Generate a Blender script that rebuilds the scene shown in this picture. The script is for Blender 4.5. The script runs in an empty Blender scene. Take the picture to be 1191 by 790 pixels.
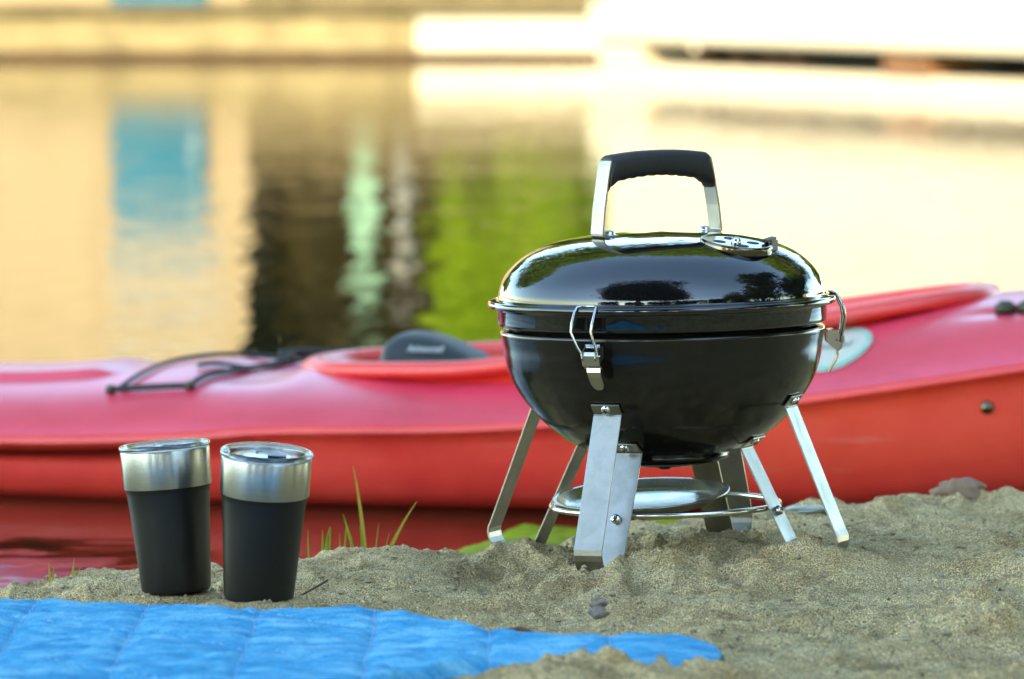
import bpy, math, random
import numpy as np
from mathutils import Vector, Matrix
R = math.radians
scene = bpy.context.scene
col = scene.collection

# ------------------------------------------------------------------ camera, light
H_CAM, F_PX, HOR = 0.6325, 6678.0, -59.0        # camera height, focal length and horizon in photo pixels
cam_d = bpy.data.cameras.new('camera'); cam = bpy.data.objects.new('camera', cam_d); col.objects.link(cam)
cam_d.sensor_width = 36; cam_d.lens = F_PX/1191*36
cam.location = (0, 0, H_CAM)
cam.rotation_euler = (R(90)-math.atan((395-HOR)/F_PX), 0, 0)
cam_d.clip_start = 0.05; cam_d.clip_end = 3000
cam_d.dof.use_dof = True; cam_d.dof.focus_distance = 5.84; cam_d.dof.aperture_fstop = 8.0
scene.camera = cam

SUN_EL, SUN_AZ = 33.0, 200.0      # azimuth of the sun, clockwise from +Y (200 = behind the camera, slightly left)
world = bpy.data.worlds.new('World'); scene.world = world; world.use_nodes = True
nt = world.node_tree; nt.nodes.clear()
sky = nt.nodes.new('ShaderNodeTexSky'); sky.sky_type = 'NISHITA'; sky.sun_disc = False
sky.sun_elevation = R(SUN_EL); sky.sun_rotation = R(SUN_AZ); sky.air_density = 1.0; sky.dust_density = .3; sky.ozone_density = 3.0
bg = nt.nodes.new('ShaderNodeBackground'); bg.inputs[1].default_value = 0.15
wo = nt.nodes.new('ShaderNodeOutputWorld'); nt.links.new(sky.outputs[0], bg.inputs[0]); nt.links.new(bg.outputs[0], wo.inputs[0])
sun_d = bpy.data.lights.new('sun', 'SUN'); sun_d.energy = 2.0; sun_d.angle = R(0.6); sun_d.color = (1.0, 0.77, 0.48)
sun = bpy.data.objects.new('sun', sun_d); col.objects.link(sun)
to_sun = Vector((math.sin(R(SUN_AZ))*math.cos(R(SUN_EL)), math.cos(R(SUN_AZ))*math.cos(R(SUN_EL)), math.sin(R(SUN_EL))))
sun.rotation_euler = to_sun.to_track_quat('Z', 'Y').to_euler(); sun.location = (-5, -10, 12)
scene.view_settings.view_transform = 'Standard'; scene.view_settings.look = 'None'
scene.view_settings.gamma = 1.0; scene.view_settings.use_curve_mapping = False
scene.view_settings.exposure = 2.9
scene.view_settings.use_white_balance = True; scene.view_settings.white_balance_temperature = 7700; scene.view_settings.white_balance_tint = 0
scene.render.engine = 'CYCLES'
cy = scene.cycles
cy.use_denoising = True; cy.max_bounces = 8; cy.transparent_max_bounces = 12; cy.transmission_bounces = 8; cy.glossy_bounces = 4
cy.diffuse_bounces = 3; cy.caustics_reflective = False; cy.caustics_refractive = False; cy.sample_clamp_indirect = 6

def W(px, py, Y):                 # the point at depth Y seen at a photo pixel (small angles)
    return ((px-595.5)/F_PX*Y, Y, H_CAM-(py-HOR)/F_PX*Y)

# ------------------------------------------------------------------ noise
def hash2(ix, iy, seed):
    n = (ix.astype(np.int64)*374761393 + iy.astype(np.int64)*668265263 + seed*982451653) & 0xffffffff
    n = ((n ^ (n >> 13))*1274126177) & 0xffffffff
    n = n ^ (n >> 16)
    return (n & 0xffffff)/float(0xffffff)
def vnoise(x, y, s, seed=0):
    x = np.asarray(x, float)/s; y = np.asarray(y, float)/s
    ix = np.floor(x); iy = np.floor(y); fx = x-ix; fy = y-iy
    fx = fx*fx*fx*(fx*(fx*6-15)+10); fy = fy*fy*fy*(fy*(fy*6-15)+10)
    a = hash2(ix, iy, seed); b = hash2(ix+1, iy, seed); c = hash2(ix, iy+1, seed); d = hash2(ix+1, iy+1, seed)
    return (a*(1-fx)+b*fx)*(1-fy)+(c*(1-fx)+d*fx)*fy-0.5
def sstep(x): x = np.clip(x, 0, 1); return x*x*(3-2*x)

# ------------------------------------------------------------------ objects
def tag(o, label=None, cat=None, group=None, kind=None):
    if label: o['label'] = label
    if cat: o['category'] = cat
    if group: o['group'] = group
    if kind: o['kind'] = kind
    return o
def empty(name, loc, rot=(0, 0, 0)):
    o = bpy.data.objects.new(name, None); o.empty_display_size = 0.05
    o.location = loc; o.rotation_euler = rot; col.objects.link(o); return o
class MB:
    def __init__(s): s.v = []; s.f = []; s.fl = []
    def add(s, vs, fs, flat=False):
        n = len(s.v); s.v += [tuple(v) for v in vs]; s.f += [tuple(n+i for i in f) for f in fs]; s.fl += [flat]*len(fs); return s
    def box(s, c, d, rot=0.0, mat=None):
        x, y, z = d[0]/2, d[1]/2, d[2]/2
        vs = [Vector((a*x, b*y, e*z)) for a in (-1, 1) for b in (-1, 1) for e in (-1, 1)]
        m = mat or Matrix.Rotation(rot, 3, 'Z')
        vs = [m @ v + Vector(c) for v in vs]
        return s.add(vs, [(0,1,3,2),(4,6,7,5),(0,4,5,1),(2,3,7,6),(0,2,6,4),(1,5,7,3)], True)
    def lathe(s, prof, n=96, c=(0, 0, 0), mat=None, closed=False):
        vs = []; fs = []; k = len(prof)
        for i in range(n):
            a = 2*math.pi*i/n
            for r, z in prof:
                v = Vector((r*math.cos(a), r*math.sin(a), z))
                if mat: v = mat @ v
                vs.append(v+Vector(c))
        kk = k if closed else k-1
        for i in range(n):
            j = (i+1) % n
            for q in range(kk):
                q2 = (q+1) % k
                fs.append((i*k+q, j*k+q, j*k+q2, i*k+q2))
        return s.add(vs, fs)
    def tube(s, pts, rad, n=10, closed=False, cap=True):
        pts = [Vector(p) for p in pts]; m = len(pts)
        if not hasattr(rad, '__len__'): rad = [rad]*m
        vs = []; fs = []; up = None
        for i, p in enumerate(pts):
            if closed: t = pts[(i+1) % m]-pts[i-1]
            else: t = pts[min(i+1, m-1)]-pts[max(i-1, 0)]
            t.normalize()
            if up is None:
                up = Vector((0, 0, 1)) if abs(t.z) < .9 else Vector((1, 0, 0))
            a = t.cross(up).normalized(); b = a.cross(t).normalized(); up = b
            for k in range(n):
                w = 2*math.pi*k/n
                vs.append(p+rad[i]*(math.cos(w)*a+math.sin(w)*b))
        L = m if closed else m-1
        for i in range(L):
            j = (i+1) % m
            for k in range(n):
                k2 = (k+1) % n
                fs.append((i*n+k, i*n+k2, j*n+k2, j*n+k))
        if not closed and cap:
            fs.append(tuple(range(n-1, -1, -1))); fs.append(tuple((m-1)*n+k for k in range(n)))
        return s.add(vs, fs)
    def strip(s, pts, wdir, w, th):
        """a bent flat bar: polyline pts, width along wdir, thickness th"""
        pts = [Vector(p) for p in pts]; wdir = Vector(wdir).normalized(); m = len(pts); vs = []; fs = []
        for i, p in enumerate(pts):
            t0 = (p-pts[i-1]).normalized() if i else (pts[1]-p).normalized()
            t1 = (pts[i+1]-p).normalized() if i < m-1 else t0
            t = (t0+t1).normalized(); nn = t.cross(wdir).normalized()/max(.5, t.dot(t0))
            for a, b in ((-.5, -.5), (.5, -.5), (.5, .5), (-.5, .5)):
                vs.append(p+wdir*w*a+nn*th*b)
        for i in range(m-1):
            for k in range(4):
                k2 = (k+1) % 4
                fs.append((i*4+k, i*4+k2, i*4+4+k2, i*4+4+k))
        fs.append((3, 2, 1, 0)); e = (m-1)*4; fs.append((e, e+1, e+2, e+3))
        return s.add(vs, fs, True)
    def build(s, name, mat, parent=None, bevel=0, sub=0, auto=None):
        me = bpy.data.meshes.new(name); me.from_pydata(s.v, [], s.f); me.validate()
        if len(me.polygons) == len(s.fl):
            me.polygons.foreach_set('use_smooth', [not q for q in s.fl])
        me.materials.append(mat)
        import bmesh
        b = bmesh.new(); b.from_mesh(me); bmesh.ops.recalc_face_normals(b, faces=b.faces); b.to_mesh(me); b.free()
        o = bpy.data.objects.new(name, me); col.objects.link(o); o.parent = parent
        if bevel:
            mo = o.modifiers.new('bevel', 'BEVEL'); mo.width = bevel; mo.segments = 2; mo.limit_method = 'ANGLE'; mo.angle_limit = R(35); mo.harden_normals = False
        if sub:
            mo = o.modifiers.new('sub', 'SUBSURF'); mo.levels = sub; mo.render_levels = sub
        if auto:
            me.set_sharp_from_angle(angle=auto)
        return o
def np_mesh(name, V, F, mat, parent=None, smooth=True):
    me = bpy.data.meshes.new(name); V = np.asarray(V, np.float32); F = np.asarray(F, np.int32)
    me.vertices.add(len(V)); me.vertices.foreach_set('co', V.ravel())
    k = F.shape[1]; me.loops.add(F.size); me.loops.foreach_set('vertex_index', F.ravel())
    me.polygons.add(len(F)); me.polygons.foreach_set('loop_start', np.arange(len(F), dtype=np.int32)*k)
    try: me.polygons.foreach_set('loop_total', np.full(len(F), k, np.int32))
    except Exception: pass
    me.polygons.foreach_set('use_smooth', np.full(len(F), smooth))
    me.update(calc_edges=True); me.validate(); me.materials.append(mat)
    o = bpy.data.objects.new(name, me); col.objects.link(o); o.parent = parent; return o
def grid_faces(nr, nc):
    i = np.arange(nr*nc).reshape(nr, nc)
    return np.stack([i[:-1, :-1], i[:-1, 1:], i[1:, 1:], i[1:, :-1]], -1).reshape(-1, 4)

# ------------------------------------------------------------------ materials
def mat(name, color, rough=.5, metal=0.0, spec=.5, **kw):
    m = bpy.data.materials.new(name); m.use_nodes = True; n = m.node_tree.nodes; b = n['Principled BSDF']
    b.inputs['Base Color'].default_value = (*color, 1); b.inputs['Roughness'].default_value = rough
    b.inputs['Metallic'].default_value = metal; b.inputs['Specular IOR Level'].default_value = spec
    for k, v in kw.items(): b.inputs[k.replace('_', ' ')].default_value = v
    return m
def noise(m, scale, detail=4, rough=.6, vec='Object', sc=(1, 1, 1), dist=0.0):
    n = m.node_tree.nodes; l = m.node_tree.links
    tc = n.new('ShaderNodeTexCoord'); mp = n.new('ShaderNodeMapping'); mp.inputs['Scale'].default_value = sc
    t = n.new('ShaderNodeTexNoise'); t.inputs['Scale'].default_value = scale; t.inputs['Detail'].default_value = detail; t.inputs['Roughness'].default_value = rough
    t.inputs['Distortion'].default_value = dist
    l.new(tc.outputs[vec], mp.inputs[0]); l.new(mp.outputs[0], t.inputs['Vector']); return t.outputs['Fac']
def ramp(m, fac, stops, interp='LINEAR'):
    r = m.node_tree.nodes.new('ShaderNodeValToRGB'); m.node_tree.links.new(fac, r.inputs[0]); e = r.color_ramp.elements; r.color_ramp.interpolation = interp
    while len(e) < len(stops): e.new(0.5)
    for i, (p, c) in enumerate(stops):
        e[i].position = p; e[i].color = (*c, 1) if hasattr(c, '__len__') else (c, c, c, 1)
    return r.outputs[0]
def bump(m, fac, dist, strength=1.0, prev=None):
    n = m.node_tree.nodes.new('ShaderNodeBump'); n.inputs['Distance'].default_value = dist; n.inputs['Strength'].default_value = strength
    m.node_tree.links.new(fac, n.inputs['Height'])
    if prev: m.node_tree.links.new(prev, n.inputs['Normal'])
    return n.outputs[0]
def setin(m, name, sock): m.node_tree.links.new(sock, m.node_tree.nodes['Principled BSDF'].inputs[name])
def mixc(m, a, b, fac, mode='MIX'):
    x = m.node_tree.nodes.new('ShaderNodeMix'); x.data_type = 'RGBA'; x.blend_type = mode
    for s, v in ((x.inputs[6], a), (x.inputs[7], b), (x.inputs[0], fac)):
        if isinstance(v, bpy.types.NodeSocket): m.node_tree.links.new(v, s)
        else: s.default_value = v if not hasattr(v, '__len__') else (*v, 1)[:4]
    return x.outputs[2]

# sand
M_sand = mat('sand', (.3, .25, .17), .9, spec=.25)
a = noise(M_sand, 900, 2, .6); b_ = noise(M_sand, 14, 5, .65); c_ = noise(M_sand, 420, 2, .5)
base = ramp(M_sand, b_, [(.3, (.47, .30, .13)), (.5, (.76, .53, .25)), (.7, (.88, .65, .34))])
gr = ramp(M_sand, a, [(.36, .08), (.44, .7), (.55, 1.05), (.66, 2.0)])
gr2 = ramp(M_sand, c_, [(.3, .6), (.5, 1.0), (.68, 1.25)])
dp = ramp(M_sand, noise(M_sand, 3.2, 6, .72, sc=(1, 1.6, 1), dist=.6), [(.34, .62), (.45, .95), (.6, 1.0)])
setin(M_sand, 'Base Color', mixc(M_sand, mixc(M_sand, mixc(M_sand, base, gr, 1.0, 'MULTIPLY'), gr2, 1.0, 'MULTIPLY'), dp, 1.0, 'MULTIPLY'))
setin(M_sand, 'Normal', bump(M_sand, a, .0022, 1, bump(M_sand, c_, .0035, 1, bump(M_sand, noise(M_sand, 110, 3, .6), .006, 1))))
# water
M_water = mat('lake_water', (.018, .016, .006), .015, spec=.5, IOR=1.33)
w1 = noise(M_water, 2.6, 4, .6, sc=(.3, 1, 1), dist=.4); w2 = noise(M_water, 12, 2, .5, sc=(.5, 1, 1)); w4 = noise(M_water, 1.0, 2, .5, sc=(8, 1.5, 1)); w3 = noise(M_water, .5, 2, .5, sc=(.5, 1, 1))
setin(M_water, 'Normal', bump(M_water, w1, .0024, 1, bump(M_water, w2, .0008, 1, bump(M_water, w3, .003, 1, bump(M_water, w4, .0046, 1)))))
# grill enamel and metals
M_enamel = mat('black_enamel', (.006, .006, .006), .06, spec=.35, Coat_Weight=.85, Coat_IOR=1.5, Coat_Roughness=.015)
setin(M_enamel, 'Normal', bump(M_enamel, noise(M_enamel, 26, 2, .5), .00022, 1))
setin(M_enamel, 'Roughness', ramp(M_enamel, noise(M_enamel, 60, 4, .7), [(.4, .035), (.75, .09)]))
M_enam2 = mat('black_enamel_bowl', (.008, .007, .005), .16, spec=.25, Coat_Weight=.6, Coat_IOR=1.42, Coat_Roughness=.13)
setin(M_enam2, 'Normal', bump(M_enam2, noise(M_enam2, 30, 3, .6, sc=(1, 1, .6)), .0011, 1))
M_alu = mat('brushed_aluminium', (.62, .63, .61), .34, 1.0)
setin(M_alu, 'Base Color', ramp(M_alu, noise(M_alu, 40, 5, .7), [(.3, (.55, .56, .54)), (.6, (.68, .68, .66))]))
setin(M_alu, 'Roughness', ramp(M_alu, noise(M_alu, 60, 3, .6, sc=(1, 1, .1)), [(.3, .28), (.7, .42)]))
M_chrome = mat('polished_steel', (.75, .74, .70), .13, 1.0)
setin(M_chrome, 'Roughness', ramp(M_chrome, noise(M_chrome, 200, 3, .6), [(.3, .1), (.7, .22)]))
M_damp = mat('darkened_steel', (.15, .13, .09), .14, 1.0)
M_wire = mat('steel_wire', (.55, .53, .50), .18, 1.0)
M_steel = mat('brushed_steel', (.66, .66, .62), .30, 1.0, Anisotropic=.9, Anisotropic_Rotation=.25)
tg_ = M_steel.node_tree.nodes.new('ShaderNodeTangent'); tg_.direction_type = 'RADIAL'; tg_.axis = 'Z'; setin(M_steel, 'Tangent', tg_.outputs[0])
bs = noise(M_steel, 60, 3, .6, sc=(1, 1, 60))
setin(M_steel, 'Base Color', ramp(M_steel, bs, [(.3, (.42, .42, .37)), (.7, (.57, .56, .51))]))
M_plate = mat('dull_aluminium_plate', (.30, .295, .26), .25, 1.0)
setin(M_plate, 'Roughness', ramp(M_plate, noise(M_plate, 40, 3, .6), [(.35, .17), (.7, .30)]))
M_nylon = mat('black_glass_filled_nylon', (.022, .02, .019), .5, spec=.4)
setin(M_nylon, 'Normal', bump(M_nylon, noise(M_nylon, 1400, 2, .5), .00015, 1))
M_alu.node_tree.nodes['Color Ramp'].color_ramp.elements[0].color = (.26, .25, .21, 1); M_alu.node_tree.nodes['Color Ramp'].color_ramp.elements[1].color = (.34, .32, .28, 1)
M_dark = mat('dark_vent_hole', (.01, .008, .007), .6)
M_powder = mat('black_powder_coat', (.010, .010, .009), .42, spec=.28)
setin(M_powder, 'Normal', bump(M_powder, noise(M_powder, 2200, 2, .5), .00008, 1))
setin(M_powder, 'Roughness', ramp(M_powder, noise(M_powder, 25, 4, .7), [(.3, .33), (.7, .45)]))
M_clear = mat('clear_plastic', (.95, .99, 1.0), .06, Transmission_Weight=1.0, IOR=1.49)
M_slider = mat('smoky_slider', (.01, .03, .07), .35)
# kayak
M_kdk = mat('sky_tinted_red_deck', (.64, .04, .09), .38, spec=.7, Coat_Weight=.6, Coat_Roughness=.3)  # pinker than the hull: sky sheen painted into the deck colour
setin(M_kdk, 'Base Color', ramp(M_kdk, noise(M_kdk, 7, 5, .65), [(.3, (.64, .03, .07)), (.6, (.76, .05, .10))]))
M_kay = mat('red_rotomoulded_plastic', (.72, .022, .028), .36, spec=.6, Coat_Weight=.35, Coat_Roughness=.28)
k1 = noise(M_kay, 6, 5, .65); k2 = noise(M_kay, 40, 4, .7, sc=(.25, 1, 1))
sc_ = ramp(M_kay, noise(M_kay, 26, 6, .8, sc=(.12, 1, 2.5)), [(.60, 0.0), (.74, .5)])
setin(M_kay, 'Base Color', mixc(M_kay, ramp(M_kay, k1, [(.3, (.74, .034, .026)), (.55, (.84, .052, .036)), (.8, (.86, .08, .05))]), (.75, .32, .28, 1), sc_))
setin(M_kay, 'Roughness', ramp(M_kay, k2, [(.35, .30), (.7, .46)]))
setin(M_kay, 'Normal', bump(M_kay, noise(M_kay, 400, 2, .5), .0002, 1))
M_kin = mat('kayak_inside', (.16, .012, .015), .6)
M_cord = mat('black_cord', (.02, .02, .018), .7)
M_fit = mat('olive_black_plastic', (.035, .035, .012), .45)
M_foam = mat('charcoal_neoprene', (.010, .016, .018), .6, Sheen_Weight=.1)
setin(M_foam, 'Normal', bump(M_foam, noise(M_foam, 300, 2, .5), .0006, 1))
M_logo = mat('pale_print', (.55, .62, .62), .6)
M_stick = mat('white_sticker', (.55, .54, .45), .45); M_teal = mat('teal_print', (.12, .6, .42), .35); M_grey = mat('grey_print', (.3, .34, .3), .4)
# fabric
M_quilt = mat('blue_quilted_cotton', (.03, .25, .62), .9, spec=.15)
q1 = noise(M_quilt, 22, 5, .7, sc=(.6, 1.6, 1)); q2 = noise(M_quilt, 700, 2, .6, sc=(1, .6, 1))
setin(M_quilt, 'Base Color', mixc(M_quilt, ramp(M_quilt, q1, [(.3, (.03, .24, .46)), (.48, (.06, .36, .60)), (.7, (.26, .60, .76))]), ramp(M_quilt, q2, [(.3, .7), (.7, 1.2)]), 1.0, 'MULTIPLY'))
setin(M_quilt, 'Normal', bump(M_quilt, q2, .0008, .8, bump(M_quilt, q1, .012, 1)))
M_under = mat('black_backing', (.008, .012, .02), .7)
# vegetation
def leafmat(name, c0, c1, tr=.5):
    m = bpy.data.materials.new(name); m.use_nodes = True; n = m.node_tree.nodes; l = m.node_tree.links; n.clear()
    out = n.new('ShaderNodeOutputMaterial'); d = n.new('ShaderNodeBsdfPrincipled'); t = n.new('ShaderNodeBsdfTranslucent'); mx = n.new('ShaderNodeMixShader')
    g = n.new('ShaderNodeNewGeometry'); r = n.new('ShaderNodeValToRGB'); l.new(g.outputs['Random Per Island'], r.inputs[0])
    r.color_ramp.elements[0].color = (*c0, 1); r.color_ramp.elements[1].color = (*c1, 1)
    l.new(r.outputs[0], d.inputs['Base Color']); l.new(r.outputs[0], t.inputs['Color']); d.inputs['Roughness'].default_value = .6
    d.inputs['Specular IOR Level'].default_value = .25
    mx.inputs[0].default_value = tr; l.new(d.outputs[0], mx.inputs[1]); l.new(t.outputs[0], mx.inputs[2]); l.new(mx.outputs[0], out.inputs[0]); return m
M_lf_brown = leafmat('brown_olive_leaves', (.014, .012, .002), (.045, .036, .006), .2)
M_lf_dark = leafmat('dark_leaves', (.006, .008, .002), (.016, .016, .004), .2)
M_lf_mid = leafmat('olive_leaves', (.03, .05, .008), (.09, .11, .015), .4)
M_lf_yel = leafmat('bright_leaves', (.10, .17, .012), (.26, .34, .03), .5)
M_lf_lime = leafmat('lime_leaves', (.11, .20, .005), (.24, .36, .015), .35)
M_grass = leafmat('grass_blades', (.16, .3, .03), (.3, .4, .05), .5)
M_grass_y = leafmat('yellowing_blades', (.30, .28, .04), (.42, .34, .06), .5)
M_bark = mat('bark', (.09, .07, .05), .9); setin(M_bark, 'Normal', bump(M_bark, noise(M_bark, 14, 5, .7, sc=(1, 1, .25)), .04, 1))
M_algae = mat('yellow_green_algae', (.22, .26, .01), .8, spec=.1)
setin(M_algae, 'Base Color', ramp(M_algae, noise(M_algae, 9, 5, .7), [(.3, (.09, .10, .006)), (.5, (.24, .27, .012)), (.8, (.36, .40, .02))]))
# built things
def wallmat(name, c, var=.15, scale=3, rough=.85, sc=(1, 1, 1)):
    m = mat(name, c, rough, spec=.2)
    f = noise(m, scale, 5, .7, sc=sc)
    setin(m, 'Base Color', ramp(m, f, [(.3, tuple(x*(1-var) for x in c)), (.7, tuple(min(.85, x*(1+var)) for x in c))]))
    setin(m, 'Normal', bump(m, noise(m, scale*8, 3, .6), .01, .6)); return m
M_cream = wallmat('cream_render', (.235, .185, .110), .1, 1.2, sc=(3, 3, .3))
M_white = wallmat('white_paint', (0.492, 0.435, 0.320), .06, .8, .6)
M_quay = wallmat('shaded_concrete', (.20, .165, .085), .45, 2.0)  # half shade and uneven light on the left quay put into the colour
M_quay2 = wallmat('sunlit_concrete', (.55, .5, .38), .15, 1.5)  # same quay concrete, with the sunlit patch put into the colour
M_stone = wallmat('tan_stone', (0.115, 0.090, 0.045), .45, 3.0, sc=(1, 1, 3))
M_bank = wallmat('bank_grass', (0.029, 0.041, 0.025), .4, 1.5)
M_stain = wallmat('waterline_stain', (.05, .03, .015), .3, 3)
M_blue = wallmat('teal_blue_paint', (.001, .085, .135), .15, 2, .5)
M_win = mat('window_glass', (.04, .08, .1), .08)
M_mint = wallmat('mint_paint', (0.139, 0.262, 0.180), .1, 2, .5)
M_rust = wallmat('rusty_block', (.16, .08, .04), .3, 6)
M_tan = wallmat('weathered_timber', (.30, .22, .13), .2, 6)
M_roof = wallmat('brown_roof', (.12, .07, .05), .2, 3)
M_blind = wallmat('drawn_blind', (.36, .30, .2), .1, 4)
M_trim = mat('pale_trim', (.7, .68, .6), .5)

# ------------------------------------------------------------------ sand (one sheet from far behind the camera to under the water)
WATER = -.115
CREST = [(-1500, 695), (0, 689), (50, 677), (96, 659), (151, 652), (250, 648), (353, 644), (428, 643), (504, 633), (600, 622), (690, 614), (750, 604), (850, 592), (950, 589), (1080, 584), (1191, 577), (1500, 570)]
cz_by = lambda px: float(np.interp(px, [0, 60, 100, 160, 350, 1191, 1500], [-.05, -.036, -.03, -.02, -.006, -.001, .0]))
cZv = np.array([cz_by(p) for p, y in CREST]); cYv = np.array([(H_CAM-cz_by(p))*F_PX/(y-HOR) for p, y in CREST]); cXp = np.array([(p-595.5)/F_PX*Y for (p, y), Y in zip(CREST, cYv)])
feet = []                                    # small hollows and mounds: (x, y, radius, height)
PADS = [(W(203.5, 0, 5.64)[0], 5.64, W(0, 690, 5.64)[2]+.004), (W(299, 0, 5.56)[0], 5.56, W(0, 699, 5.56)[2]+.003)]
mounds = [(W(592, 0, 6.05)[0], 6.045, .035, .022), (W(985, 0, 5.88)[0], 5.87, .06, .024), (W(935, 0, 5.9)[0], 5.93, .05, .016), (W(690, 0, 5.78)[0], 5.77, .045, .014), (W(425, 0, 6.0)[0], 5.99, .10, -.014), (W(860, 0, 6.1)[0], 6.12, .06, .012), (W(710, 762, 4.93)[0], 4.93, .035, .026), (W(640, 0, 4.9)[0], 4.88, .05, .016), (W(800, 0, 4.88)[0], 4.88, .07, .018), (W(900, 0, 4.93)[0], 4.93, .06, .012), (W(600, 0, 5.25)[0], 5.29, .035, .012),
          (W(225, 0, 5.6)[0], 5.55, .03, .010), (W(140, 0, 5.85)[0], 5.85, .03, .014), (W(95, 0, 5.85)[0], 5.82, .022, .012), (W(175, 0, 5.9)[0], 5.95, .02, .012), (W(450, 0, 6)[0], 6.0, .07, .012), (W(370, 0, 5.9)[0], 5.78, .035, .012),
          (W(660, 0, 5.9)[0], 6.04, .03, .018), (W(600, 0, 5.9)[0], 5.88, .04, .010), (W(800, 0, 5.8)[0], 5.83, .10, .020), (W(730, 0, 5.8)[0], 5.80, .035, .014), (W(860, 0, 6.0)[0], 6.05, .09, .014), (W(1060, 0, 6.1)[0], 5.98, .08, .012), (W(960, 0, 6.1)[0], 6.35, .08, .014),
          (W(435, 0, 5.7)[0], 5.66, .03, -.012), (W(1010, 0, 6)[0], 5.72, .08, -.012), (W(640, 0, 5.5)[0], 5.52, .06, -.012), (W(640, 0, 5.9)[0], 5.93, .022, -.014), (W(900, 0, 5.3)[0], 5.33, .1, -.008), (W(1130, 0, 5.4)[0], 5.42, .07, .01)]
def sand_h(x, y):
    x = np.asarray(x, float); y = np.asarray(y, float)
    cy_ = np.interp(x, cXp, cYv) -.02 + .05*vnoise(x, x*0, .12, 3) + .02*vnoise(x, x*0, .035, 4); cz = np.interp(x, cXp, cZv)
    z = cz*sstep((y-4.6)/1.2)
    d = y-cy_
    z = z - .36*np.clip(d, 0, None)*sstep(d/.12)
    z = np.maximum(z, -.9)
    amp = 1-.7*sstep((d-.1)/.3)
    n = .020*vnoise(x, y*.55, .17, 11)+.017*vnoise(x+.3*vnoise(x, y, .2, 5), y*.7, .07, 12)
    q_ = .12+1.15*np.clip(vnoise(x+1.7, y, .13, 19)+.45, 0, 1)
    n += .020*vnoise(x, y*.6, .11, 17)
    r_ = 1-2*np.abs(vnoise(x, y*.7, .045, 13)); n += .013*q_*(r_*r_-.5)
    n += q_*(.011*vnoise(x, y*.8, .022, 14)+.0065*vnoise(x, y, .010, 15))+.0032*vnoise(x, y, .0045, 16)
    z = z+(n-.005)*amp
    for mx, my, mr, mh in mounds: z = z+mh*np.exp(-((x-mx)**2+((y-my)*.8)**2)/mr**2)
    for px_, py_, pz_ in PADS:
        w = 1-sstep((np.hypot(x-px_, (y-py_))-.034)/.03); z = z*(1-w)+(pz_+.3*(z-pz_))*w
    return z
def blanket_mask(x, y):
    return 0*x
FR_X, FR_Y = 0.81, (4.62, 7.0)
xs = np.concatenate([-np.geomspace(80, FR_X+.02, 26), np.arange(-FR_X, FR_X, .0024), np.geomspace(FR_X+.02, 80, 26)])
ys = np.concatenate([4.6-np.geomspace(70, .02, 30), np.arange(FR_Y[0], 5.6, .0032), np.arange(5.6, FR_Y[1], .0045), FR_Y[1]+np.geomspace(.02, 10, 14)])

# blanket outline from the place it covers, in metres
bk = [(-220, 706), (-60, 700), (60, 697), (140, 702), (230, 707), (330, 709), (430, 706), (480, 714), (520, 722), (620, 737), (700, 739), (760, 737), (795, 738), (818, 740), (834, 745), (843, 753)]
fr = [(-220, 850), (-60, 840), (60, 835), (140, 832), (230, 826), (330, 816), (430, 796), (480, 786), (520, 779), (620, 772), (700, 771), (760, 773), (795, 771), (820, 767), (836, 761), (843, 753)]
def gpt(px, py, z=.013):
    Y = (H_CAM-z)*F_PX/(py-HOR); return ((px-595.5)/F_PX*Y, Y)
bkp = np.array([gpt(*p) for p in bk]); frp = np.array([gpt(*p) for p in fr])
def smooth_curve(P, n):
    t = np.linspace(0, 1, len(P)); d = np.concatenate([[0], np.cumsum(np.hypot(*np.diff(P, axis=0).T))]); d /= d[-1]
    u = np.linspace(0, 1, n); q = np.stack([np.interp(u, d, P[:, 0]), np.interp(u, d, P[:, 1])], 1)
    k = 4
    pad = np.concatenate([np.repeat(q[:1], k, 0), q, np.repeat(q[-1:], k, 0)])
    ker = np.ones(2*k+1)/(2*k+1)
    return np.stack([np.convolve(pad[:, i], ker, 'valid') for i in (0, 1)], 1)
NU, NV = 420, 150
BK = smooth_curve(bkp, NU); FR = smooth_curve(frp, NU)
XX, YY = np.meshgrid(xs, ys)
ZZ = sand_h(XX, YY)
# press the sand down where the blanket lies
yb = np.interp(XX, BK[:, 0], BK[:, 1]); yf = np.interp(XX, FR[:, 0], FR[:, 1])
inside = sstep((yb-YY)/.03)*sstep((YY-yf-.005)/.03)*(XX < .172)
ZZ = ZZ*(1-inside)+(np.minimum(ZZ, -.004))*inside
sand = np_mesh('beach_sand', np.stack([XX, YY, ZZ], -1).reshape(-1, 3), grid_faces(len(ys), len(xs)), M_sand)
tag(sand, kind='structure')
def sh(x, y): return float(sand_h(np.array([x]), np.array([y]))[0])

# ------------------------------------------------------------------ water, far bank
wm = MB(); wm.add([(-400, 5.0, WATER), (400, 5.0, WATER), (400, 39.0, WATER), (-400, 39.0, WATER)], [(0, 1, 2, 3)])
tag(wm.build('lake_water', M_water), kind='structure')
bm_ = MB(); bm_.add([(-600, 39.6, .195), (600, 39.6, .195), (600, 700, .25), (-600, 700, .25)], [(0, 1, 2, 3)])
tag(bm_.build('far_bank_ground', M_bank), kind='structure')
q = empty('quay_wall', (0, 39, WATER)); tag(q, 'long low concrete quay wall along the far waterline, top left', 'quay wall')
MB().box((-20.65, .3, .12), (40, .6, .4)).build('shaded_section', M_quay, q, bevel=.02)  # darker stretch, its shade carried by the colour
MB().box((20.55, .3, .12), (42.4, .58, .42)).build('sunlit_section', M_quay2, q, bevel=.02)  # lighter stretch, its sunlight carried by the colour
MB().box((0, -.012, .02), (80, .02, .08)).build('waterline_stain', M_stain, q)
MB().box((0, .3, .345), (80, .72, .05)).build('coping', M_stone, q)
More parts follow.
